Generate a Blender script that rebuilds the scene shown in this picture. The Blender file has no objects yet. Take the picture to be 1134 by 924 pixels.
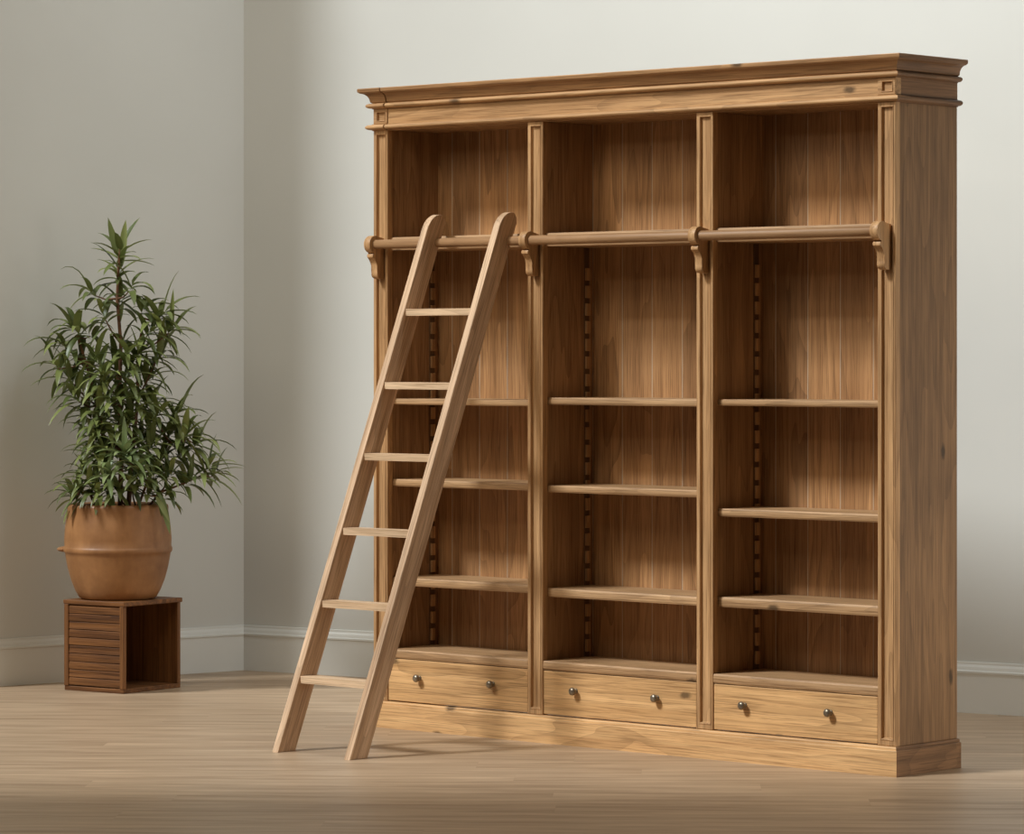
import bpy, bmesh, math, random
from mathutils import Vector, Matrix
random.seed(7)
sc = bpy.context.scene
col = sc.collection
PI = math.pi

# ------------------------------------------------------------------ helpers
def link(o, parent=None):
    col.objects.link(o)
    if parent: o.parent = parent
    return o

def tag(o, label=None, cat=None, group=None, kind=None):
    if label: o['label'] = label
    if cat: o['category'] = cat
    if group: o['group'] = group
    if kind: o['kind'] = kind
    return o

def empty(name, loc, rot=(0, 0, 0)):
    o = bpy.data.objects.new(name, None)
    o.location = loc; o.rotation_euler = rot
    o.empty_display_size = .1
    return link(o)

def build(name, bm, mats, parent=None, smooth=False, angle=35):
    bmesh.ops.recalc_face_normals(bm, faces=bm.faces)
    me = bpy.data.meshes.new(name)
    bm.to_mesh(me); bm.free()
    for m in (mats if isinstance(mats, (list, tuple)) else [mats]):
        me.materials.append(m)
    if smooth:
        for p in me.polygons: p.use_smooth = True
        try: me.set_sharp_from_angle(angle=math.radians(angle))
        except Exception: pass
    return link(bpy.data.objects.new(name, me), parent)

def add_box(bm, x0, x1, y0, y1, z0, z1, bev=0, mi=0, seg=2):
    g = bmesh.ops.create_cube(bm, size=1)
    vs = g['verts']
    for v in vs:
        v.co = Vector((x0 + (v.co.x + .5) * (x1 - x0), y0 + (v.co.y + .5) * (y1 - y0), z0 + (v.co.z + .5) * (z1 - z0)))
    fs = list({f for v in vs for f in v.link_faces})
    for f in fs: f.material_index = mi
    if bev:
        es = list({e for v in vs for e in v.link_edges})
        bmesh.ops.bevel(bm, geom=es, offset=bev, segments=seg, profile=.5, affect='EDGES')

def add_prism(bm, poly, axis, a, b, mi=0, cap_bev=0):
    """closed 2-D outline extruded along an axis from a to b"""
    def P(p, t):
        if axis == 'x': return Vector((t, p[0], p[1]))
        if axis == 'y': return Vector((p[0], t, p[1]))
        return Vector((p[0], p[1], t))
    va = [bm.verts.new(P(p, a)) for p in poly]
    vb = [bm.verts.new(P(p, b)) for p in poly]
    n = len(poly)
    fa = bm.faces.new(va); fb = bm.faces.new(vb[::-1])
    fs = [fa, fb]
    for i in range(n):
        fs.append(bm.faces.new((va[i], va[(i + 1) % n], vb[(i + 1) % n], vb[i])))
    for f in fs: f.material_index = mi
    if cap_bev:
        es = list(fa.edges) + list(fb.edges)
        bmesh.ops.bevel(bm, geom=es, offset=cap_bev, segments=2, profile=.5, affect='EDGES')

def add_lathe(bm, prof, n=24, c=(0, 0, 0), axis='z', mi=0, fr=None):
    rings = []
    for (r, h) in prof:
        ring = []
        for i in range(n):
            a = 2 * PI * i / n
            rr = r * (fr(a, h) if fr else 1)
            p = (rr * math.cos(a), rr * math.sin(a), h)
            if axis == 'y': p = (p[0], h, p[1])
            if axis == 'x': p = (h, p[0], p[1])
            ring.append(bm.verts.new(Vector(p) + Vector(c)))
        rings.append(ring)
    for k in range(len(rings) - 1):
        for i in range(n):
            f = bm.faces.new((rings[k][i], rings[k][(i + 1) % n], rings[k + 1][(i + 1) % n], rings[k + 1][i]))
            f.material_index = mi
    for rg in (rings[0], rings[-1]):
        f = bm.faces.new(rg); f.material_index = mi

def add_tube(bm, pts, rads, n=8, mi=0):
    rings = []
    pts = [Vector(p) for p in pts]
    for k, p in enumerate(pts):
        d = (pts[min(k + 1, len(pts) - 1)] - pts[max(k - 1, 0)]).normalized()
        a = d.cross(Vector((.31, .95, .05))).normalized(); b = d.cross(a).normalized()
        rings.append([bm.verts.new(p + (a * math.cos(2 * PI * i / n) + b * math.sin(2 * PI * i / n)) * rads[k]) for i in range(n)])
    for k in range(len(rings) - 1):
        for i in range(n):
            f = bm.faces.new((rings[k][i], rings[k][(i + 1) % n], rings[k + 1][(i + 1) % n], rings[k + 1][i]))
            f.material_index = mi
    bm.faces.new(rings[0]); bm.faces.new(rings[-1])

def add_sweep(bm, prof, path_fn):
    """profile points (out, z); path_fn(out) -> list of xy; closes the section"""
    rows = []
    for (o, z) in prof:
        rows.append([bm.verts.new((x, y, z)) for (x, y) in path_fn(o)])
    m = len(rows); n = len(rows[0])
    for k in range(m):
        a = rows[k]; b = rows[(k + 1) % m]
        for i in range(n - 1):
            bm.faces.new((a[i], a[i + 1], b[i + 1], b[i]))
    bm.faces.new([r[0] for r in rows]); bm.faces.new([r[-1] for r in rows][::-1])

def add_framed(bm, x0, x1, yf, yb, z0, z1, bl, br, bt, bb, dep):
    """upright block whose front (at yf) has a raised border with a moulded lip round a sunk field"""
    def ring(l, r, b, t, y):
        return [bm.verts.new(p) for p in ((x0 + l, y, z0 + b), (x1 - r, y, z0 + b), (x1 - r, y, z1 - t), (x0 + l, y, z1 - t))]
    def q(f): return (bl * f, br * f, bb * f, bt * f)
    c = .002
    rings = [ring(0, 0, 0, 0, yb), ring(0, 0, 0, 0, yf + c), ring(c, c, c, c, yf), ring(*q(.62), yf), ring(*q(.74), yf - .0022), ring(*q(.86), yf - .0012), ring(*q(.95), yf + dep * .8), ring(*q(1.0), yf + dep)]
    for k in range(len(rings) - 1):
        for i in range(4):
            bm.faces.new((rings[k][i], rings[k][(i + 1) % 4], rings[k + 1][(i + 1) % 4], rings[k + 1][i]))
    bm.faces.new(rings[-1]); bm.faces.new(rings[0])

# ------------------------------------------------------------------ materials
class N:
    def __init__(s, name):
        s.m = bpy.data.materials.new(name); s.m.use_nodes = True
        s.t = s.m.node_tree; s.t.nodes.clear()
        s.out = s.t.nodes.new('ShaderNodeOutputMaterial')
        s.b = s.t.nodes.new('ShaderNodeBsdfPrincipled')
        s.t.links.new(s.b.outputs[0], s.out.inputs[0])
    def n(s, typ, **kw):
        x = s.t.nodes.new(typ)
        for k, v in kw.items(): setattr(x, k, v)
        return x
    def L(s, a, b): s.t.links.new(a, b)
    def val(s, sock, v):
        if hasattr(v, 'is_linked') or hasattr(v, 'node'): s.L(v, sock)
        else: sock.default_value = v
    def math(s, op, a, b=0.0, c=None):
        x = s.n('ShaderNodeMath', operation=op)
        s.val(x.inputs[0], a); s.val(x.inputs[1], b)
        if c is not None: s.val(x.inputs[2], c)
        return x.outputs[0]
    def vmath(s, op, a, b):
        x = s.n('ShaderNodeVectorMath', operation=op)
        s.val(x.inputs[0], a); s.val(x.inputs[1], b)
        return x.outputs[0]
    def noise(s, vec, scale, detail=3, rough=.5, dist=0):
        x = s.n('ShaderNodeTexNoise'); s.L(vec, x.inputs['Vector'])
        x.inputs['Scale'].default_value = scale; x.inputs['Detail'].default_value = detail
        x.inputs['Roughness'].default_value = rough; x.inputs['Distortion'].default_value = dist
        return x.outputs[0]
    def ramp(s, fac, stops, interp='LINEAR'):
        x = s.n('ShaderNodeValToRGB'); cr = x.color_ramp; cr.interpolation = interp
        while len(cr.elements) < len(stops): cr.elements.new(.5)
        for e, (p, c) in zip(cr.elements, stops):
            e.position = p; e.color = (*c, 1) if len(c) == 3 else c
        s.L(fac, x.inputs[0]); return x.outputs[0]
    def mix(s, fac, a, b, mode='MIX'):
        x = s.n('ShaderNodeMixRGB', blend_type=mode)
        s.val(x.inputs[0], fac)
        for i, v in ((1, a), (2, b)):
            if isinstance(v, tuple): x.inputs[i].default_value = (*v[:3], 1)
            else: s.L(v, x.inputs[i])
        return x.outputs[0]
    def bump(s, h, strength, dist=.002):
        x = s.n('ShaderNodeBump'); x.inputs['Strength'].default_value = strength; x.inputs['Distance'].default_value = dist
        s.L(h, x.inputs['Height']); s.L(x.outputs[0], s.b.inputs['Normal'])

def wood(name, axis, light, dark, rough=.5, boards=None, knots=.5, contrast=1.0, lined=1.0, flat='y', sscale=38):
    k = N(name)
    tc = k.n('ShaderNodeTexCoord'); oi = k.n('ShaderNodeObjectInfo')
    off = k.n('ShaderNodeCombineXYZ')
    for i, f in enumerate((13.7, 29.3, 41.9)): k.L(k.math('MULTIPLY', oi.outputs['Random'], f), off.inputs[i])
    base = tc.outputs['Object']
    v = k.vmath('ADD', base, off.outputs[0])
    if boards:                                  # a shift of the grain per board
        bx, bw = boards
        sp = k.n('ShaderNodeSeparateXYZ'); k.L(base, sp.inputs[0])
        idx = k.math('FLOOR', k.math('DIVIDE', sp.outputs[bx], bw))
        wn = k.n('ShaderNodeTexWhiteNoise', noise_dimensions='1D'); k.L(idx, wn.inputs['W'])
        bo = k.vmath('MULTIPLY', wn.outputs['Color'], (3.1, 5.3, 7.7))
        v = k.vmath('ADD', v, bo)
    st = [1, 1, 1]; st['xyz'.index(axis)] = .11
    g = k.vmath('MULTIPLY', v, tuple(st))
    st2 = [1, 1, 1]; st2['xyz'.index(axis)] = .02
    g2 = k.vmath('MULTIPLY', v, tuple(st2))
    field = k.noise(g, 5.5, 2, .5, .25)
    rings = k.math('FRACT', k.math('MULTIPLY', field, 13.0))
    rings = k.math('POWER', rings, 2.2)
    mask = k.noise(g, 3.0, 2)
    pores = k.noise(g2, 260, 3, .65)
    tone = k.noise(v, 2.2, 3)
    streak = k.noise(g2, sscale, 3, .6)
    c = k.ramp(streak, [(.30, dark), (.66, light)])
    c2 = k.mix(k.math('MULTIPLY', k.math('MULTIPLY', rings, mask), .62 * contrast * lined), c, tuple(x * .55 for x in dark))
    pr = k.ramp(pores, [(.36, (.46, .41, .36)), (.52, (1, 1, 1))])
    c3 = k.mix(.7 * contrast, c2, pr, 'MULTIPLY')
    tn = k.ramp(tone, [(.28, (.80, .77, .74)), (.72, (1.12, 1.10, 1.06))])
    c4 = k.mix(.8 * contrast, c3, tn, 'MULTIPLY')
    if boards:
        bv = k.ramp(wn.outputs['Value'], [(0, (.84, .82, .80)), (1, (1.10, 1.08, 1.04))])
        c4 = k.mix(1.0, c4, bv, 'MULTIPLY')
    if knots:
        s3 = k.n('ShaderNodeSeparateXYZ'); k.L(v, s3.inputs[0])
        third = [c_ for c_ in 'xyz' if c_ not in (axis, flat)]
        third = third[0] if third else 'x'
        kc = k.n('ShaderNodeCombineXYZ')
        k.L(k.math('MULTIPLY', s3.outputs['xyz'.index(axis)], .5), kc.inputs[0]); k.L(s3.outputs['xyz'.index(third)], kc.inputs[1])
        vo = k.n('ShaderNodeTexVoronoi', voronoi_dimensions='2D'); k.L(kc.outputs[0], vo.inputs['Vector']); vo.inputs['Scale'].default_value = 5.5
        wob = k.noise(v, 45, 2)
        d = k.math('ADD', vo.outputs['Distance'], k.math('MULTIPLY', wob, .06))
        kn = k.ramp(d, [(.065, (1, 1, 1)), (.115, (0, 0, 0))])
        sel = k.n('ShaderNodeSeparateColor'); k.L(vo.outputs['Color'], sel.inputs[0])
        on = k.math('GREATER_THAN', sel.outputs[0], 1 - knots)
        c4 = k.mix(k.math('MULTIPLY', k.math('MULTIPLY', kn, on), .85), c4, tuple(x * .20 for x in dark))
    k.L(c4, k.b.inputs['Base Color'])
    k.b.inputs['Roughness'].default_value = rough
    k.b.inputs['Specular IOR Level'].default_value = .35
    k.bump(k.math('ADD', k.math('MULTIPLY', pores, .6), k.math('MULTIPLY', streak, .4)), .25, .0012)
    return k.m

OL, OD = (.64, .395, .200), (.43, .240, .108)
oak_x = wood('aged oak, grain along the width', 'x', OL, OD)
oak_z = wood('aged oak, upright grain', 'z', OL, OD, knots=.05)
oak_y = wood('aged oak, grain front to back', 'y', OL, OD, knots=.1)
oak_shelf = wood('worn oak shelf board', 'x', (.58, .37, .20), (.40, .235, .115), knots=.2)
oak_drawer = wood('knotty oak drawer front', 'x', (.80, .50, .240), (.58, .335, .145), knots=.75, lined=1.2)
oak_side_shaded = wood('oak side panel, upright grain', 'z', (.33, .190, .092), (.20, .110, .050), knots=.06, lined=1.3, flat='x')  # darker than the front oak: the side's shade is put into the colour
oak_ret_shaded = wood('oak returns, grain front to back', 'y', (.29, .155, .075), (.18, .095, .044), knots=0)  # darker oak with some of the side's shade put into its colour
oak_rail = wood('darker smooth oak rail', 'x', (.42, .245, .125), (.33, .185, .090), knots=0, contrast=.6)
oak_plinth = wood('pale knotty oak plinth', 'x', (.80, .51, .25), (.60, .345, .155), knots=.7, lined=1.2)
oak_crown = wood('oak crown, streaky', 'x', (.50, .290, .140), (.32, .170, .076), knots=.3)
oak_in = wood('oak interior panel', 'z', (.46, .280, .145), (.30, .165, .080), knots=.03, flat='x', lined=1.5, sscale=22)
BW = .135
oak_back = wood('oak back boards', 'z', (.50, .285, .135), (.34, .180, .080), boards=(0, BW), knots=.04, lined=1.5, sscale=20)
ladder_z = wood('pale oak ladder stile', 'z', (.72, .51, .345), (.50, .32, .190), knots=.12, flat='x')
ladder_x = wood('pale oak ladder rung', 'x', (.76, .56, .38), (.58, .40, .25), knots=.1)
crate_x = wood('stained crate slats', 'x', (.25, .105, .032), (.105, .040, .012), knots=.1, contrast=1.2, lined=1.3)
crate_z = wood('stained crate frame', 'z', (.26, .110, .034), (.13, .052, .016), knots=.1)

def plain(name, c, rough=.5, metal=0.0, var=0, scale=20):
    k = N(name)
    if var:
        tc = k.n('ShaderNodeTexCoord')
        n = k.noise(tc.outputs['Object'], scale, 4)
        cc = k.ramp(n, [(.3, tuple(x * (1 - var) for x in c)), (.7, tuple(min(1, x * (1 + var)) for x in c))])
        k.L(cc, k.b.inputs['Base Color'])
    else: k.b.inputs['Base Color'].default_value = (*c, 1)
    k.b.inputs['Roughness'].default_value = rough; k.b.inputs['Metallic'].default_value = metal
    return k.m

lime = plain('limed wax in the joints', (.47, .37, .27), .7)
oak_slot = plain('dark slot wood', (.13, .072, .034), .8)  # even dark tone for the base strip behind the notch blocks
gap_m = plain('dark joint', (.05, .028, .014), .8)
bronze = plain('aged bronze knob', (.26, .215, .16), .33, .7, .35, 60)
soil_m = plain('dark potting soil', (.045, .022, .012), .95, 0, .5, 60)
bark = plain('brown cane bark', (.16, .075, .035), .8, 0, .4, 40)

def wall_mat():
    k = N('matt greige plaster paint')
    tc = k.n('ShaderNodeTexCoord')
    a = k.noise(tc.outputs['Object'], 1.3, 3)
    c = k.ramp(a, [(.3, (.572, .568, .535)), (.7, (.604, .600, .567))])
    k.L(c, k.b.inputs['Base Color']); k.b.inputs['Roughness'].default_value = .85
    k.b.inputs['Specular IOR Level'].default_value = .2
    k.bump(k.noise(tc.outputs['Object'], 160, 3), .12, .001)
    return k.m
wall_m = wall_mat()
trim_m = plain('satin off-white trim paint', (.68, .68, .645), .42, 0, .02, 3)

def floor_mat():
    k = N('washed oak floor boards')
    tc = k.n('ShaderNodeTexCoord'); v0 = tc.outputs['Object']
    sp = k.n('ShaderNodeSeparateXYZ'); k.L(v0, sp.inputs[0])
    PW = .19
    row = k.math('DIVIDE', sp.outputs[1], PW)
    idx = k.math('FLOOR', row)
    wn = k.n('ShaderNodeTexWhiteNoise', noise_dimensions='1D'); k.L(idx, wn.inputs['W'])
    lx = k.math('DIVIDE', k.math('ADD', sp.outputs[0], k.math('MULTIPLY', wn.outputs['Value'], 7.0)), 2.1)
    wn2 = k.n('ShaderNodeTexWhiteNoise', noise_dimensions='2D')
    cb = k.n('ShaderNodeCombineXYZ'); k.L(idx, cb.inputs[0]); k.L(k.math('FLOOR', lx), cb.inputs[1]); k.L(cb.outputs[0], wn2.inputs['Vector'])
    v = k.vmath('ADD', v0, k.vmath('MULTIPLY', wn2.outputs['Color'], (9, 5, 0)))
    g = k.vmath('MULTIPLY', v, (.10, 1, 1))
    streak = k.noise(g, 16, 4, .6, .3)
    fine = k.noise(k.vmath('MULTIPLY', v, (.03, 1, 1)), 120, 3, .6)
    c = k.ramp(streak, [(.30, (.300, .200, .124)), (.70, (.500, .362, .242))])
    bv = k.ramp(wn2.outputs['Value'], [(0, (.955, .955, .95)), (1, (1.03, 1.03, 1.02))])
    c = k.mix(1, c, bv, 'MULTIPLY')
    fr = k.ramp(fine, [(.35, (.80, .79, .78)), (.6, (1.05, 1.05, 1.05))])
    c = k.mix(.8, c, fr, 'MULTIPLY')
    e = k.math('ABSOLUTE', k.math('SUBTRACT', k.math('FRACT', row), .5))
    seam = k.math('GREATER_THAN', e, .494)
    e2 = k.math('ABSOLUTE', k.math('SUBTRACT', k.math('FRACT', lx), .5))
    seam2 = k.math('GREATER_THAN', e2, .4994)
    c = k.mix(k.math('MULTIPLY', k.math('MAXIMUM', seam, k.math('MULTIPLY', seam2, .3)), .22), c, (.11, .075, .05))
    k.L(c, k.b.inputs['Base Color'])
    rr = k.ramp(streak, [(.3, (.46, .46, .46)), (.7, (.36, .36, .36))])
    k.L(rr, k.b.inputs['Roughness'])
    k.b.inputs['Specular IOR Level'].default_value = .4
    k.bump(k.math('SUBTRACT', k.math('ADD', streak, k.math('MULTIPLY', fine, .5)), seam), .15, .002)
    return k.m
floor_m = floor_mat()

def clay_mat():
    k = N('warm terracotta')
    tc = k.n('ShaderNodeTexCoord'); v = tc.outputs['Object']
    a = k.noise(v, 7, 4, .6); b = k.noise(k.vmath('MULTIPLY', v, (1, 1, .18)), 22, 3)
    c = k.ramp(a, [(.28, (.225, .097, .033)), (.72, (.40, .195, .074))])
    d = k.ramp(b, [(.3, (.78, .74, .70)), (.7, (1.08, 1.08, 1.08))])
    c = k.mix(.7, c, d, 'MULTIPLY')
    k.L(c, k.b.inputs['Base Color']); k.b.inputs['Roughness'].default_value = .48
    k.bump(k.noise(v, 60, 3), .12, .002)
    return k.m
clay = clay_mat()

def leaf_mat(name, lo, hi):
    k = N(name)
    tc = k.n('ShaderNodeTexCoord'); g = k.n('ShaderNodeNewGeometry')
    r = g.outputs['Random Per Island']
    n = k.noise(tc.outputs['Object'], 9, 3)
    f = k.math('ADD', k.math('MULTIPLY', r, .65), k.math('MULTIPLY', n, .4))
    c = k.ramp(f, [(.15, lo), (.9, hi)])
    k.L(c, k.b.inputs['Base Color']); k.b.inputs['Roughness'].default_value = .42
    tr = k.n('ShaderNodeBsdfTranslucent'); k.L(c, tr.inputs['Color'])
    mx = k.n('ShaderNodeMixShader'); mx.inputs[0].default_value = .18
    k.L(k.b.outputs[0], mx.inputs[1]); k.L(tr.outputs[0], mx.inputs[2]); k.L(mx.outputs[0], k.out.inputs[0])
    return k.m
leaf_dark = leaf_mat('dark green leaves', (.060, .086, .020), (.24, .275, .085))
leaf_pale = leaf_mat('pale green young leaves', (.13, .18, .06), (.30, .36, .16))

# ------------------------------------------------------------------ camera
F, CY = 4003.0, 386.97
CAM = Vector((9.0843, -9.3718, 1.3605)); YAW = .7315
cu = Vector((math.cos(YAW), math.sin(YAW), 0)); cv = Vector((-math.sin(YAW), math.cos(YAW), 0))
cd = bpy.data.cameras.new('camera'); cam = bpy.data.objects.new('camera', cd); link(cam)
cam.location = CAM; cam.rotation_euler = (PI / 2, 0, YAW)
cd.sensor_fit = 'HORIZONTAL'; cd.sensor_width = 36; cd.lens = 36 * F / 1134
cd.shift_y = (CY - 462) / 1134
cd.clip_end = 200
sc.camera = cam
def ground(u, v, z=0):                        # a spot named by its sideways and forward distance from the tripod
    p = CAM + cu * u + cv * v
    return Vector((p.x, p.y, z))

# ------------------------------------------------------------------ the room
CORNER = Vector((-2.009, 1.283, 0)); LW = Vector((-2.207, .111, 0)); BK = Vector((1.538, 1.879, 0))
dl = (LW - CORNER).normalized(); db = (BK - CORNER).normalized()
WALL_H = 4.4; LEFT_LEN = 1.32; BACK_LEN = 6.2
def outward(d, other):                        # unit normal of a wall away from the room
    n = Vector((-d.y, d.x, 0))
    return -n if n.dot(other) > 0 else n
nl = outward(dl, db); nb = outward(db, dl)

bm = bmesh.new()
fx = bm
bmesh.ops.create_grid(bm, x_segments=1, y_segments=1, size=1)
for v in bm.verts: v.co = Vector((v.co.x * 7.5, v.co.y * 6.5, 0))
g = bmesh.ops.extrude_face_region(bm, geom=bm.faces[:])
for v in [x for x in g['geom'] if isinstance(x, bmesh.types.BMVert)]: v.co.z -= .08
fl = build('floor', bm, floor_m); fl.location = ground(0, 10.6); fl.rotation_euler.z = YAW - .045
tag(fl, kind='structure')

def wall(name, a, d, n, length, th, mat, h=WALL_H):
    bm = bmesh.new()
    p = [a, a + d * length, a + d * length + n * th, a + n * th]
    vb = [bm.verts.new(x) for x in p]; vt = [bm.verts.new(x + Vector((0, 0, h))) for x in p]
    bm.faces.new(vb); bm.faces.new(vt)
    for i in range(4): bm.faces.new((vb[i], vb[(i + 1) % 4], vt[(i + 1) % 4], vt[i]))
    return tag(build(name, bm, mat), kind='structure')
wall('wall_left', CORNER, dl, nl, LEFT_LEN, .16, wall_m)
wall('wall_back', CORNER, db, nb, BACK_LEN, .16, wall_m)

bm = bmesh.new(); add_box(bm, -6.5, 6.5, -12.5, 0, 0, .12)
ce = build('shade_slab', bm, wall_m); ce.location = ground(0, 9.9, 3.4); ce.rotation_euler.z = YAW  # unseen slab, added to put the near floor in shade
tag(ce, kind='structure')

# moulded skirting, mitred into the corner by running each run up to the bisector
BB = [(0, 0), (.019, 0), (.019, .148), (.0225, .150), (.0225, .157), (.017, .160), (.014, .172), (.009, .181), (.008, .190), (0, .191)]
def skirting(name, d, n, other, length):
    bm = bmesh.new(); rows = []
    cosang = d.dot(other); half = math.acos(cosang) / 2
    for (o, z) in BB:
        s = CORNER - n * o + d * (o / math.tan(half)); e = CORNER - n * o + d * length
        rows.append([bm.verts.new((s.x, s.y, z)), bm.verts.new((e.x, e.y, z))])
    m = len(rows)
    for k in range(m):
        a, b = rows[k], rows[(k + 1) % m]
        bm.faces.new((a[0], a[1], b[1], b[0]))
    bm.faces.new([r[0] for r in rows]); bm.faces.new([r[1] for r in rows][::-1])
    return tag(build(name, bm, trim_m), kind='structure')
skirting('baseboard_left', dl, nl, db, LEFT_LEN)
skirting('baseboard_back', db, nb, dl, BACK_LEN)

# ------------------------------------------------------------------ the bookcase
W, D, H = 2.311, .342, 2.30
ZB, ZC = .095, 2.148
PX = [0, .744, 1.497, 2.241]; PW = .070
BAYS = [(PX[i] + PW, PX[i + 1]) for i in range(3)]
bc = empty('bookcase', (0, 0, 0))
tag(bc, 'tall triple-bay oak bookcase with empty shelves and six-knob drawers along its base', 'bookcase')
YB = .272                                     # face of the back boards
YI = .026                                     # rear of the pilasters

# plinth
bm = bmesh.new()
o = .015
prof = [(-.03, 0), (o, 0), (o, .081), (o - .001, .083), (o - .006, .0845), (o - .006, .090), (o - .008, .094), (0, ZB), (-.03, ZB)]
add_sweep(bm, prof, lambda q: [(-q, D), (-q, -q), (W + q, -q)])
build('plinth', bm, oak_plinth, bc)
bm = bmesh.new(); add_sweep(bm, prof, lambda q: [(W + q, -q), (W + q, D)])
build('plinth_return', bm, oak_ret_shaded, bc)
# carcass sides
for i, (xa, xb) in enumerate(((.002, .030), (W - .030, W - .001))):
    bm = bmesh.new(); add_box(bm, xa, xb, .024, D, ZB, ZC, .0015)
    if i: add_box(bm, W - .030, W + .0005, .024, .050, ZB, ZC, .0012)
    build('side_panel', bm, oak_side_shaded, bc)
# inner linings and dividers
for xa, xb in ((.030, PW - .006), (PX[1] + .008, PX[1] + PW - .006), (PX[2] + .008, PX[2] + PW - .006), (PX[3] + .006, W - .030)):
    bm = bmesh.new(); add_box(bm, xa, xb, YI, YB + .01, ZB, ZC, 0)
    build('divider', bm, oak_in, bc)
# back boards, one mesh a bay
for (xa, xb) in BAYS:
    bm = bmesh.new()
    add_box(bm, xa - .02, xb + .02, YB + .0006, YB + .020, ZB, ZC + .010, 0, 1)
    x = math.floor((xa - .02) / BW) * BW
    while x < xb + .02:
        l, r = max(x + .0016, xa - .02), min(x + BW - .0016, xb + .02)
        if r - l > .004: add_box(bm, l, r, YB, YB + .0085, ZB, ZC + .010, .0004, 0, 1)
        x += BW
    build('back_panel', bm, [oak_back, lime], bc)
# inner top board
bm = bmesh.new(); add_box(bm, .03, W - .03, .02, YB + .02, ZC + .001, ZC + .024); build('top_board', bm, oak_in, bc)
# pilasters
for x0 in PX:
    bm = bmesh.new(); add_framed(bm, x0, x0 + PW, 0, YI, ZB + .0005, ZC + .002, .019, .011, .019, .026, .009)
    build('pilaster', bm, oak_z, bc)
# entablature: two beads, frieze, corner blocks, crown
def bead(z0, z1, out):
    n = 8; h = z1 - z0
    p = [(-.02, z0), (.003, z0), (.003, z0 + h * .12)]
    for i in range(n + 1):
        a = -PI / 2 + PI * i / n
        p.append((.006 + (out - .006) * math.cos(a), z0 + h * .52 + h * .40 * math.sin(a)))
    return p + [(.003, z1 - h * .06), (.003, z1), (-.02, z1)]
SEAM = .069
def left_run(dy=0): return lambda q: [(-q, D), (-q, -q), (SEAM - .0015, -q)]
def main_run(dy=.004): return lambda q: [(SEAM + .0015, dy - q), (W - PW, dy - q), (W - PW, -q), (W + q, -q), (W + q, D)]
def main_plain(): return lambda q: [(SEAM + .0015, .004 - q), (W + q, .004 - q)]
def return_run(): return lambda q: [(W + q, .004 - q), (W + q, D)]
for z0, z1, out in ((2.148, 2.172, .022), (2.226, 2.2485, .021)):
    for run, mt in ((left_run(), oak_x), (main_plain(), oak_x), (return_run(), oak_ret_shaded)):
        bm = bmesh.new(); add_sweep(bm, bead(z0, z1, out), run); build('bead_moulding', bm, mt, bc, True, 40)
bm = bmesh.new(); add_sweep(bm, [(-.02, 2.172), (0, 2.172), (0, 2.226), (-.02, 2.226)], lambda q: [(PW, .004 - q), (W - PW, .004 - q)])
build('frieze', bm, oak_x, bc)
for i, x0 in enumerate((0, W - PW)):
    bm = bmesh.new(); add_framed(bm, x0, x0 + PW - (.0015 if i == 0 else 0), -.001, .03, 2.172, 2.226, .022, .013, .014, .014, .008)
    build('corner_block', bm, oak_x, bc)
    bm = bmesh.new(); add_box(bm, x0 + (.0 if i == 0 else PW - .03), x0 + (.03 if i == 0 else PW), .03, D, 2.172, 2.226)
    build('frieze_return', bm, oak_ret_shaded, bc)
crown = [(-.02, 2.2485), (.004, 2.2485), (.007, 2.250)]
for i in range(9):
    a = PI / 2 * i / 8
    crown.append((.009 + .027 * (1 - math.cos(a)), 2.252 + .031 * math.sin(a)))
crown += [(.037, 2.285), (.041, 2.287), (.042, 2.291), (.042, 2.298), (.040, H), (-.02, H)]
for run, mt in ((left_run(), oak_crown), (main_plain(), oak_crown), (return_run(), oak_ret_shaded)):
    bm = bmesh.new(); add_sweep(bm, crown, run); build('crown_moulding', bm, mt, bc, True, 30)
bm = bmesh.new(); add_box(bm, .015, W - .015, .015, D, 2.262, 2.296); add_box(bm, SEAM - .006, SEAM + .006, .0085, .02, 2.15, 2.296, 0, 1)
build('top_cover', bm, [oak_x, gap_m], bc)

# shelves, ledge boards, drawers
SH = [[(1.183, .021), (.893, .025), (.540, .029)], [(1.193, .024), (.889, .024), (.533, .030)], [(1.194, .021), (.831, .026), (.537, .033)]]
def board(name, xa, xb, yf, yb, zt, th, mat):
    bm = bmesh.new()
    poly = [(yb, zt), (yb, zt - th), (yf + .004, zt - th), (yf + .001, zt - th * .8), (yf, zt - th * .5), (yf + .001, zt - th * .18), (yf + .004, zt)]
    add_prism(bm, poly, 'x', xa, xb)
    return build(name, bm, mat, bc)
KN = [[(462, 754), (544, 760)], [(636, 768), (726, 776)], [(828, 783), (923, 792)]]
KX = [[.226, .580], [.963, 1.326], [1.700, 2.052]]
for b, (xa, xb) in enumerate(BAYS):
    board('fixed_shelf', xa - .005, xb + .007, .016, YB, 1.763, .046, oak_shelf)
    for zt, th in SH[b]: board('shelf', xa - .005, xb + .007, .030, YB - .001, zt, th, oak_shelf)
    board('bottom_shelf', xa + .001, xb - .001, .0015, YB, .283, .031, oak_shelf)
    bm = bmesh.new(); add_box(bm, xa + .0025, xb - .002, .003, .024, .099, .2495, .0022)
    dr = build('drawer', bm, oak_drawer, bc)
    bm = bmesh.new(); add_box(bm, xa + .01, xb - .01, .024, .25, .11, .23)
    build('drawer_box', bm, oak_in, dr)
    for kx in KX[b]:
        bm = bmesh.new()
        add_lathe(bm, [(.0095, .004), (.0095, .0010), (.0070, -.0005), (.0055, -.002), (.0055, -.005), (.0090, -.0070), (.0130, -.0110), (.0140, -.0155), (.0128, -.0200), (.0085, -.0235), (.0030, -.0248)], 20, (kx, 0, .187), 'y')
        build('knob', bm, bronze, dr, True, 60)
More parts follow.
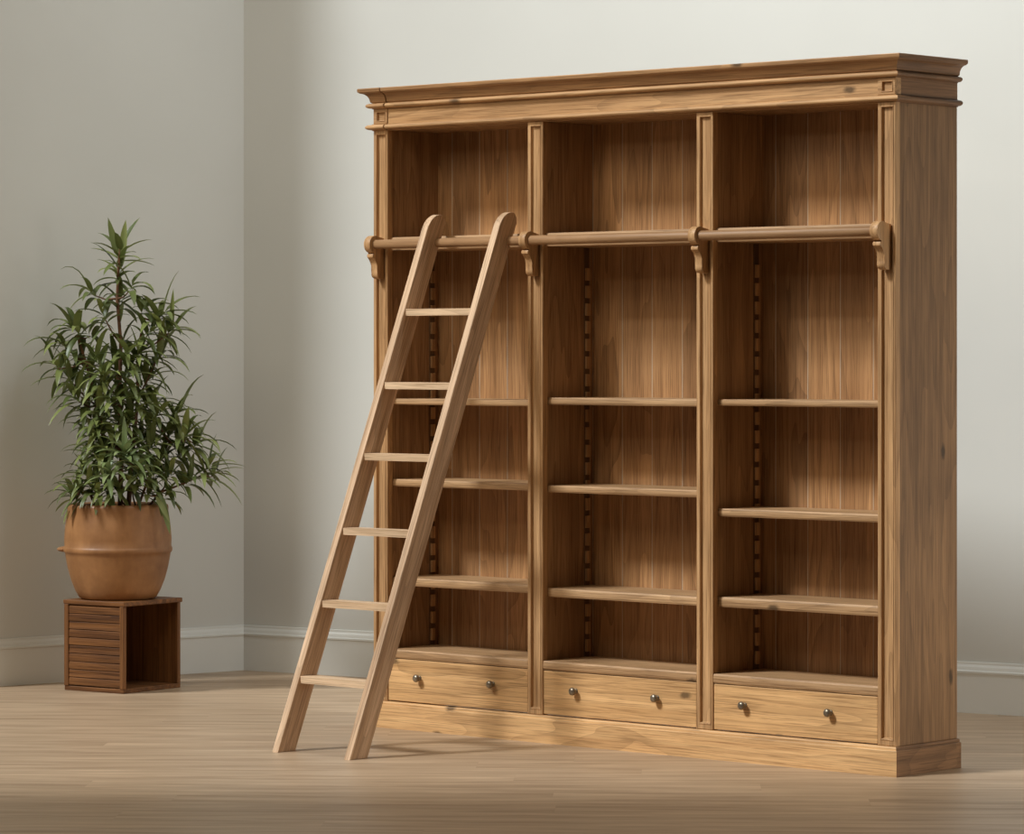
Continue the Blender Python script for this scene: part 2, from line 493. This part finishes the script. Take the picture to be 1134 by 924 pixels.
# notched support strips in the rear corners
for b, (xa, xb) in enumerate(BAYS):
    for (xs, sgn) in ((xa - .006, 1), (xb + .008, -1)):
        bm = bmesh.new()
        z = .30; step = .062
        add_box(bm, min(xs, xs + sgn * .004), max(xs, xs + sgn * .004), YB - .046, YB - .022, .284, 1.715, 0, 1)
        while z < 1.66:
            add_box(bm, min(xs, xs + sgn * .012), max(xs, xs + sgn * .012), YB - .044, YB - .024, z, z + step * .70, .0015, 0, 1)
            z += step
        build('shelf_support_strip', bm, [oak_z, oak_slot], bc)

# ladder rail and its four brackets
RY, RZ, RR = -.040, 1.737, .0165
bm = bmesh.new()
add_lathe(bm, [(RR - .002, .036), (RR, .038), (RR, 2.272), (RR - .002, 2.274)], 24, (0, RY, RZ), 'x')
build('ladder_rail', bm, oak_rail, bc, True, 50)
bp = [(.003, 1.775)]
bp = [(.004, RZ + .024)]
for i in range(17):
    a = math.radians(52 + 206 * i / 16)
    bp.append((RY + .0315 * math.cos(a), RZ + .0315 * math.sin(a)))
bp += [(-.0390, 1.7035), (-.0520, 1.7025), (-.0550, 1.6980), (-.0540, 1.6910), (-.0480, 1.6870), (-.0415, 1.6830), (-.0360, 1.6740), (-.0322, 1.6600), (-.0305, 1.6450), (-.0312, 1.6360), (-.0325, 1.6290), (-.0285, 1.6200), (-.0180, 1.6140), (.004, 1.6135)]
for x0 in PX:
    xc = x0 + PW / 2
    bm = bmesh.new(); add_prism(bm, bp, 'x', xc - .015, xc + .015, 0, .0018)
    build('rail_bracket', bm, oak_z, bc, True, 40)

# ------------------------------------------------------------------ the ladder
t = math.atan(.413); ct, stn = math.cos(t), math.sin(t)
HW = .039; Y0 = -.788
lad = empty('library_ladder', (0, Y0, 0), (-t, 0, 0))
tag(lad, 'pale oak library ladder with six rungs leaning on the bookcase rail', 'ladder')
def loc(y, z):                                 # world y, z -> along the stile
    return ((y - Y0) * ct - z * stn, (y - Y0) * stn + z * ct)
TOP = 1.842 / ct
ry, rz = loc(RY, RZ)
def stile(xa, xb):
    bm = bmesh.new()
    P = [(-HW, -HW * math.tan(t)), (HW, HW * math.tan(t))]
    nr = RR + .0015
    dz = math.sqrt(max(nr * nr - (HW - ry) ** 2, 1e-8)) if abs(HW - ry) < nr else .012
    a0 = math.atan2(-dz, HW - ry); a1 = math.atan2(dz, HW - ry)
    if a1 < a0: a1 += 2 * PI
    for i in range(13):                        # the hook cut over the rail
        a = a0 - (2 * PI - (a1 - a0)) * i / 12
        P.append((ry + nr * math.cos(a), rz + nr * math.sin(a)))
    P.append((HW, TOP - .030))
    for i in range(5):
        a = PI / 2 * i / 4; P.append((HW - .020 + .020 * math.cos(a), TOP - .030 + .024 * math.sin(a)))
    for i in range(9):
        a = PI / 2 + PI / 2 * i / 8; P.append((-HW + .055 + .055 * math.cos(a), TOP - .080 + .078 * math.sin(a)))
    Q = []
    for p in P:
        if not Q or (Vector(p) - Vector(Q[-1])).length > 1e-4: Q.append(p)
    add_prism(bm, Q, 'x', xa, xb, 0, .0022)
    return build('stile', bm, ladder_z, lad)
SX = [(.328, .356), (.668, .696)]
for xa, xb in SX: stile(xa, xb)
RUNGZ = [1.490, 1.234, .989, .735, .491, .239]
for z in RUNGZ:
    zz = z / ct
    bm = bmesh.new()
    # level tread: its section is turned back by the lean of the ladder
    sec = []
    for (yy, hh) in ((-.034, -.012), (.034, -.012), (.034, .012), (-.034, .012)):
        sec.append((yy * ct - hh * stn, zz + yy * stn + hh * ct))
    add_prism(bm, sec, 'x', SX[0][1] - .004, SX[1][0] + .004, 0, .0018)
    build('rung', bm, ladder_x, lad)

# ------------------------------------------------------------------ crate
CA = Vector((-1.577, .212, 0)); ang = math.atan2(.038, .325)
cr = empty('wooden_crate', (CA.x, CA.y, 0), (0, 0, ang))
tag(cr, 'dark stained wooden crate with slatted side and open side under the potted plant', 'crate')
CW, CDp, CH = .312, .345, .362; T = .018
bm = bmesh.new(); add_box(bm, -CW - .004, .006, -.004, CDp + .006, CH - T, CH, .003); build('top_board', bm, crate_x, cr)
bm = bmesh.new(); add_box(bm, -CW, 0, 0, CDp, 0, T, .002); build('bottom_board', bm, crate_x, cr)
bm = bmesh.new(); add_box(bm, -CW, -.0, CDp - T, CDp, T, CH - T, .0015); build('back_board', bm, crate_z, cr)
bm = bmesh.new(); add_box(bm, -CW, -CW + T, 0, CDp - T, T, CH - T, .0015); build('inner_panel', bm, crate_z, cr)
for xx in (-CW, -T):
    bm = bmesh.new(); add_box(bm, xx, xx + T + .004 * (xx < -.1), -.003, .018, T, CH - T, .002); build('corner_post', bm, crate_z, cr)
bm = bmesh.new()
ns = 10; zz0 = T + .004; pitch = (CH - 2 * T - .008) / ns
for i in range(ns):                             # overlapping slats, each tipped like a louvre
    a = zz0 + i * pitch
    add_prism(bm, [(.001, a + .0015), (.013, a + .0015), (.013, a + pitch + .001), (.007, a + pitch + .001), (.0015, a + pitch - .004), (.0005 + .002 * (i % 3 == 1), a + pitch * .5)], 'x', -CW + T + .003, -T)
build('slat_panel', bm, crate_x, cr)

# ------------------------------------------------------------------ plant
PC = Vector((-1.735, .360, CH)) 
PS = 278.0                                      # image pixels to a metre at the pot, from which its sizes were read
PC = PC - cu * .028 + cv * .012
pl = empty('potted_plant', PC)
tag(pl, 'leafy green plant with drooping narrow leaves in round terracotta pot on crate', 'potted plant')
prof = [(.100, 0), (.142, 0), (.155, .008), (.170, .035), (.186, .075), (.200, .125), (.2085, .170), (.2105, .184),
        (.2150, .188), (.2175, .194), (.2175, .202), (.2150, .208), (.2130, .211), (.2140, .240), (.2110, .280), (.2060, .320), (.2010, .352), (.2020, .368), (.1990, .376), (.1920, .380),
        (.1840, .374), (.1820, .330), (.1820, .315)]
def lobes(a, h):
    k = min(1, max(0, (h - .215) / .06)) * min(1, max(0, (.372 - h) / .05))
    return 1 + .012 * k * (abs(math.cos(a * 5)) - .5)
bm = bmesh.new(); add_lathe(bm, prof, 72, fr=lobes)
build('pot', bm, clay, pl, True, 50)
bm = bmesh.new()                                # small lug on the band, camera-left
lugdir = (-cu).normalized(); side = Vector((-lugdir.y, lugdir.x, 0))
add_tube(bm, [lugdir * r + Vector((0, 0, .198)) for r in (.17, .215, .236, .243)], [.058, .050, .034, .012], 14)
for v in bm.verts: v.co.z = .198 + (v.co.z - .198) * .24
build('lug', bm, clay, pl, True, 60)
bm = bmesh.new()
add_lathe(bm, [(.02, .326), (.10, .330), (.150, .326), (.180, .318)], 28)
for v in bm.verts: v.co.z += random.uniform(-.004, .006)
build('soil', bm, soil_m, pl)

rnd = random.Random(11)
def at_px(px, py, dv=0):                        # plant-local point for a leaf cluster
    return cu * ((px - 129) / PS) + cv * dv + Vector((0, 0, (664 - py) / PS))
def add_leaf(bm, base, d, length, width, droop, up=Vector((0, 0, 1)), fold=.35):
    d = d.normalized(); s = d.cross(up)
    if s.length < .05: s = Vector((1, 0, 0))
    s.normalize(); n = 7
    p = base.copy(); dirv = d.copy(); rows = []
    for k in range(n):
        f = k / (n - 1)
        w = width * (math.sin(PI * (f ** .62)) ** .8 if 0 < f < 1 else 0) * .5 + (.0012 if k < n - 1 else .0002)
        nn = s.cross(dirv).normalized()
        lift = nn * (w * fold)
        rows.append((bm.verts.new(p - s * w + lift), bm.verts.new(p), bm.verts.new(p + s * w + lift)))
        p = p + dirv * (length / (n - 1))
        dirv = (dirv + Vector((0, 0, -1)) * droop / (n - 1) * (.5 + f)).normalized()
    for k in range(n - 1):
        a, b = rows[k], rows[k + 1]
        bm.faces.new((a[0], a[1], b[1], b[0])); bm.faces.new((a[1], a[2], b[2], b[1]))
def rosette(bm, c, axis, n, ln, wd, spread, droop):
    axis = axis.normalized()
    a = axis.cross(Vector((.3, .2, .9))).normalized(); b = axis.cross(a)
    ph = rnd.uniform(0, 6.28)
    for i in range(n):
        f = i / max(1, n - 1)
        an = ph + i * 2.39996 + rnd.uniform(-.3, .3)
        sp = spread * (.38 + .72 * (1 - f)) * rnd.uniform(.85, 1.15)
        d = axis * math.cos(sp) + (a * math.cos(an) + b * math.sin(an)) * math.sin(sp)
        l = ln * rnd.uniform(.65, 1.12)
        add_leaf(bm, c + axis * (f * ln * .35 - ln * .15), d, l, wd * rnd.uniform(.75, 1.15), droop * rnd.uniform(.5, 1.3))

root = Vector((0, 0, .31))
canes = {
    'a': [(131, 562, 0), (133, 500, .0), (130, 440, .02), (132, 380, .01), (128, 330, 0), (130, 290, 0), (131, 272, 0)],
    'b': [(120, 562, .02), (116, 510, .05), (104, 450, .06), (92, 400, .03), (84, 372, 0)],
    'c': [(140, 562, -.02), (146, 500, -.02), (150, 440, .04), (150, 390, .03), (158, 352, .01)],
    'd': [(145, 562, .03), (166, 520, .03), (186, 490, .02), (205, 486, 0), (214, 492, 0)],
    'e': [(150, 562, -.03), (178, 545, -.05), (205, 535, -.04), (226, 525, -.02)],
    'f': [(112, 562, -.02), (100, 548, -.06), (88, 545, -.08)],
}
for kx in canes:
    bm = bmesh.new()
    pts = [at_px(*p) for p in canes[kx]]
    pts[0].z = .31
    r0 = .011 if kx in 'abc' else .006
    add_tube(bm, pts, [r0 * (1 - .6 * i / (len(pts) - 1)) for i in range(len(pts))], 8)
    build('cane', bm, bark, pl, True, 80)
def nearest(c):
    best = None
    for kx in canes:
        for p in canes[kx]:
            q = at_px(*p)
            if q.z < c.z + .03:
                dd = (q - c).length
                if best is None or dd < best[0]: best = (dd, q)
    return best[1] if best else root
# px, py, depth, leaves, length, width, droop
CL = [(131, 284, 0, 10, .12, .020, .9), (129, 306, .02, 12, .125, .020, 1.3), (102, 326, .0, 9, .12, .020, 1.7), (142, 322, -.02, 8, .12, .020, 1.5),
      (130, 338, .03, 11, .12, .020, 1.5), (154, 346, .02, 9, .13, .020, 1.5), (174, 352, 0, 13, .135, .020, 1.2), (186, 368, 0, 9, .135, .020, 1.1), (162, 372, -.03, 11, .13, .020, 1.4),
      (84, 368, 0, 14, .13, .021, 1.8), (72, 386, .03, 11, .125, .020, 1.9), (64, 408, -.02, 8, .12, .020, 1.8), (97, 372, .04, 8, .12, .020, 1.7), (116, 354, -.02, 7, .11, .019, 1.6),
      (150, 396, -.02, 12, .13, .020, 1.4), (170, 400, .03, 11, .135, .020, 1.4), (133, 384, .03, 7, .11, .020, 1.5),
      (80, 425, 0, 12, .13, .018, 1.6), (95, 415, .06, 12, .13, .019, 1.4), (110, 405, -.04, 12, .13, .019, 1.4), (125, 410, .06, 13, .13, .019, 1.3), (140, 418, -.07, 13, .13, .019, 1.3),
      (158, 425, .05, 12, .13, .018, 1.3), (88, 445, -.06, 12, .13, .018, 1.5), (105, 440, .08, 13, .12, .019, 1.3), (118, 435, -.08, 13, .12, .020, 1.3), (133, 440, .08, 13, .12, .020, 1.2), (148, 445, -.08, 13, .12, .020, 1.2), (163, 450, .05, 12, .12, .018, 1.3),
      (100, 465, .02, 13, .12, .019, 1.4), (115, 462, -.09, 13, .12, .020, 1.3), (130, 468, .02, 13, .12, .020, 1.2), (145, 470, -.10, 13, .12, .020, 1.2), (160, 475, .06, 12, .12, .018, 1.3), (172, 462, -.03, 11, .13, .018, 1.4),
      (108, 490, -.05, 13, .12, .019, 1.3), (122, 492, .07, 12, .12, .019, 1.3), (150, 495, .04, 12, .12, .018, 1.3), (112, 515, -.04, 12, .12, .018, 1.4), (165, 498, -.06, 12, .12, .018, 1.3),
      (192, 462, 0, 10, .14, .018, 1.5), (184, 484, .02, 12, .13, .018, 1.4), (200, 488, -.03, 12, .14, .018, 1.4), (213, 496, 0, 12, .14, .018, 1.4), (196, 505, .05, 11, .12, .017, 1.5),
      (226, 522, -.02, 11, .14, .018, 1.0), (234, 528, .01, 8, .13, .017, .9), (208, 535, -.05, 11, .12, .017, 1.4), (186, 530, -.07, 11, .12, .017, 1.4), (170, 528, -.08, 11, .11, .017, 1.4),
      (90, 545, -.10, 12, .11, .018, 1.3), (104, 540, -.12, 12, .11, .018, 1.4), (82, 552, -.02, 10, .10, .017, 1.2), (120, 540, -.13, 11, .11, .018, 1.4), (166, 548, -.12, 9, .09, .016, 1.5), (182, 552, -.10, 8, .10, .016, 1.6),
      (118, 500, -.13, 12, .10, .018, 1.4), (136, 478, -.13, 12, .10, .018, 1.3), (155, 508, -.10, 12, .10, .018, 1.4), (112, 478, -.11, 12, .10, .018, 1.3), (128, 448, -.13, 12, .10, .018, 1.3),
      (104, 505, .05, 12, .11, .018, 1.3), (138, 520, .05, 12, .11, .018, 1.3), (98, 528, -.08, 11, .10, .018, 1.5), (160, 530, -.05, 11, .11, .018, 1.4), (148, 538, -.14, 11, .10, .018, 1.5),
      (134, 545, -.15, 10, .10, .018, 1.5), (112, 550, -.15, 9, .09, .017, 1.5), (176, 512, .0, 11, .11, .018, 1.4), (140, 395, -.08, 11, .12, .018, 1.3), (118, 420, -.10, 12, .11, .018, 1.3)]
bm = bmesh.new()
for (px, py, dv, n, ln, wd, dr) in CL:
    c = at_px(px, py, dv)
    s = nearest(c)
    out = Vector((c.x, c.y, 0))
    ax = (out.normalized() * .85 * min(1, out.length / .1) + Vector((0, 0, .8))) if out.length > 1e-4 else Vector((0, 0, 1))
    if (c - s).length > .02:
        tw = bmesh.new(); add_tube(tw, [s, (s + c) / 2 + Vector((0, 0, -.01)), c], [.0045, .0035, .0025], 6)
        build('twig', tw, bark, pl, True, 80)
    rosette(bm, c, ax, n, ln * 1.28, wd * 1.35, 1.38, dr * 1.3)
build('foliage', bm, leaf_dark, pl, True, 60)
bm = bmesh.new()
for (px, py, dv, n, ln, wd, dr) in [(143, 506, -.21, 24, .150, .026, 1.3), (126, 524, -.21, 16, .13, .024, 1.5), (158, 522, -.20, 14, .13, .023, 1.5)]:
    rosette(bm, at_px(px, py, dv), Vector((0, 0, 1)) - cv * .5, n, ln, wd, 1.35, dr)
tp = bmesh.new()
add_leaf(tp, at_px(131, 285), -cu * .32 + Vector((0, 0, 1)), .17, .030, -.35, up=-cv)
add_leaf(tp, at_px(133, 285), cu * .10 + Vector((0, 0, 1)), .155, .030, .3, up=-cv)
build('tip_leaves', tp, leaf_dark, pl, True, 60)
o_ = build('young_rosette', bm, leaf_pale, pl, True, 60); o_['label'] = 'pale green young leaf rosette'
bm = bmesh.new()
add_leaf(bm, at_px(180, 545, -.16), (cu * .25 - cv * .12 + Vector((0, 0, -.8))), .17, .026, .6, up=-cv)
add_leaf(bm, at_px(176, 548, -.17), (cu * .45 - cv * .1 + Vector((0, 0, -.7))), .12, .020, .6, up=-cv)
build('hanging_leaf', bm, leaf_pale, pl, True, 60)

# ------------------------------------------------------------------ light
w = bpy.data.worlds.new('room_light'); sc.world = w; w.use_nodes = True
nt = w.node_tree; bg = nt.nodes['Background']
wt = nt.nodes.new('ShaderNodeTexCoord'); ws = nt.nodes.new('ShaderNodeSeparateXYZ'); wr = nt.nodes.new('ShaderNodeValToRGB')
nt.links.new(wt.outputs['Generated'], ws.inputs[0]); nt.links.new(ws.outputs[2], wr.inputs[0]); nt.links.new(wr.outputs[0], bg.inputs[0])
wr.color_ramp.elements[0].position = 0; wr.color_ramp.elements[0].color = (.25, .215, .14, 1)
wr.color_ramp.elements[1].position = .8; wr.color_ramp.elements[1].color = (1.0, .91, .68, 1)
bg.inputs[1].default_value = .21

def sun(name, horiz, elev, power, ang, c):
    L = bpy.data.lights.new(name, 'SUN'); L.energy = power; L.angle = math.radians(ang); L.color = c
    o = bpy.data.objects.new(name, L); link(o)
    d = Vector((horiz.x, horiz.y, 0)).normalized() * math.cos(math.radians(elev)) + Vector((0, 0, -math.sin(math.radians(elev))))
    o.rotation_euler = d.to_track_quat('-Z', 'Y').to_euler()
    o.location = Vector((0, 0, 4)) - d * 6
    return o
sun('window_sun', cu * .927 + cv * .375, 46, 3.1, 10, (.95, .99, 1))
def area(name, pos, target, sx, sy, power, c):
    L = bpy.data.lights.new(name, 'AREA'); L.shape = 'RECTANGLE'; L.size = sx; L.size_y = sy; L.energy = power; L.color = c
    o = bpy.data.objects.new(name, L); link(o); o.location = pos
    o.rotation_euler = (Vector(target) - Vector(pos)).to_track_quat('-Z', 'Y').to_euler()
    return o
area('fill_right', ground(3.9, 10.2, .8), ground(1.4, 12.8, .3), 1.6, 1.1, 40, (1, .95, .85))  # added fill for the side panel and lower right wall, no window behind it
area('fill_left', ground(-2.7, 9.9, 3.9), ground(.4, 12.5, .7), 2.4, 1.8, 78, (1, .90, .72))  # added soft fill for the bookcase front and shelf interiors, no window behind it
area('wall_wash_fill', Vector((.95, .45, 4.9)), Vector((1.0, 1.5, .8)), 2.4, .5, 72, (.88, .95, 1))  # added wash to brighten the back wall, no real fitting here

sc.view_settings.view_transform = 'Standard'
sc.view_settings.look = 'None'
sc.view_settings.gamma = 1.0
sc.view_settings.exposure = 0.0
sc.view_settings.use_curve_mapping = False
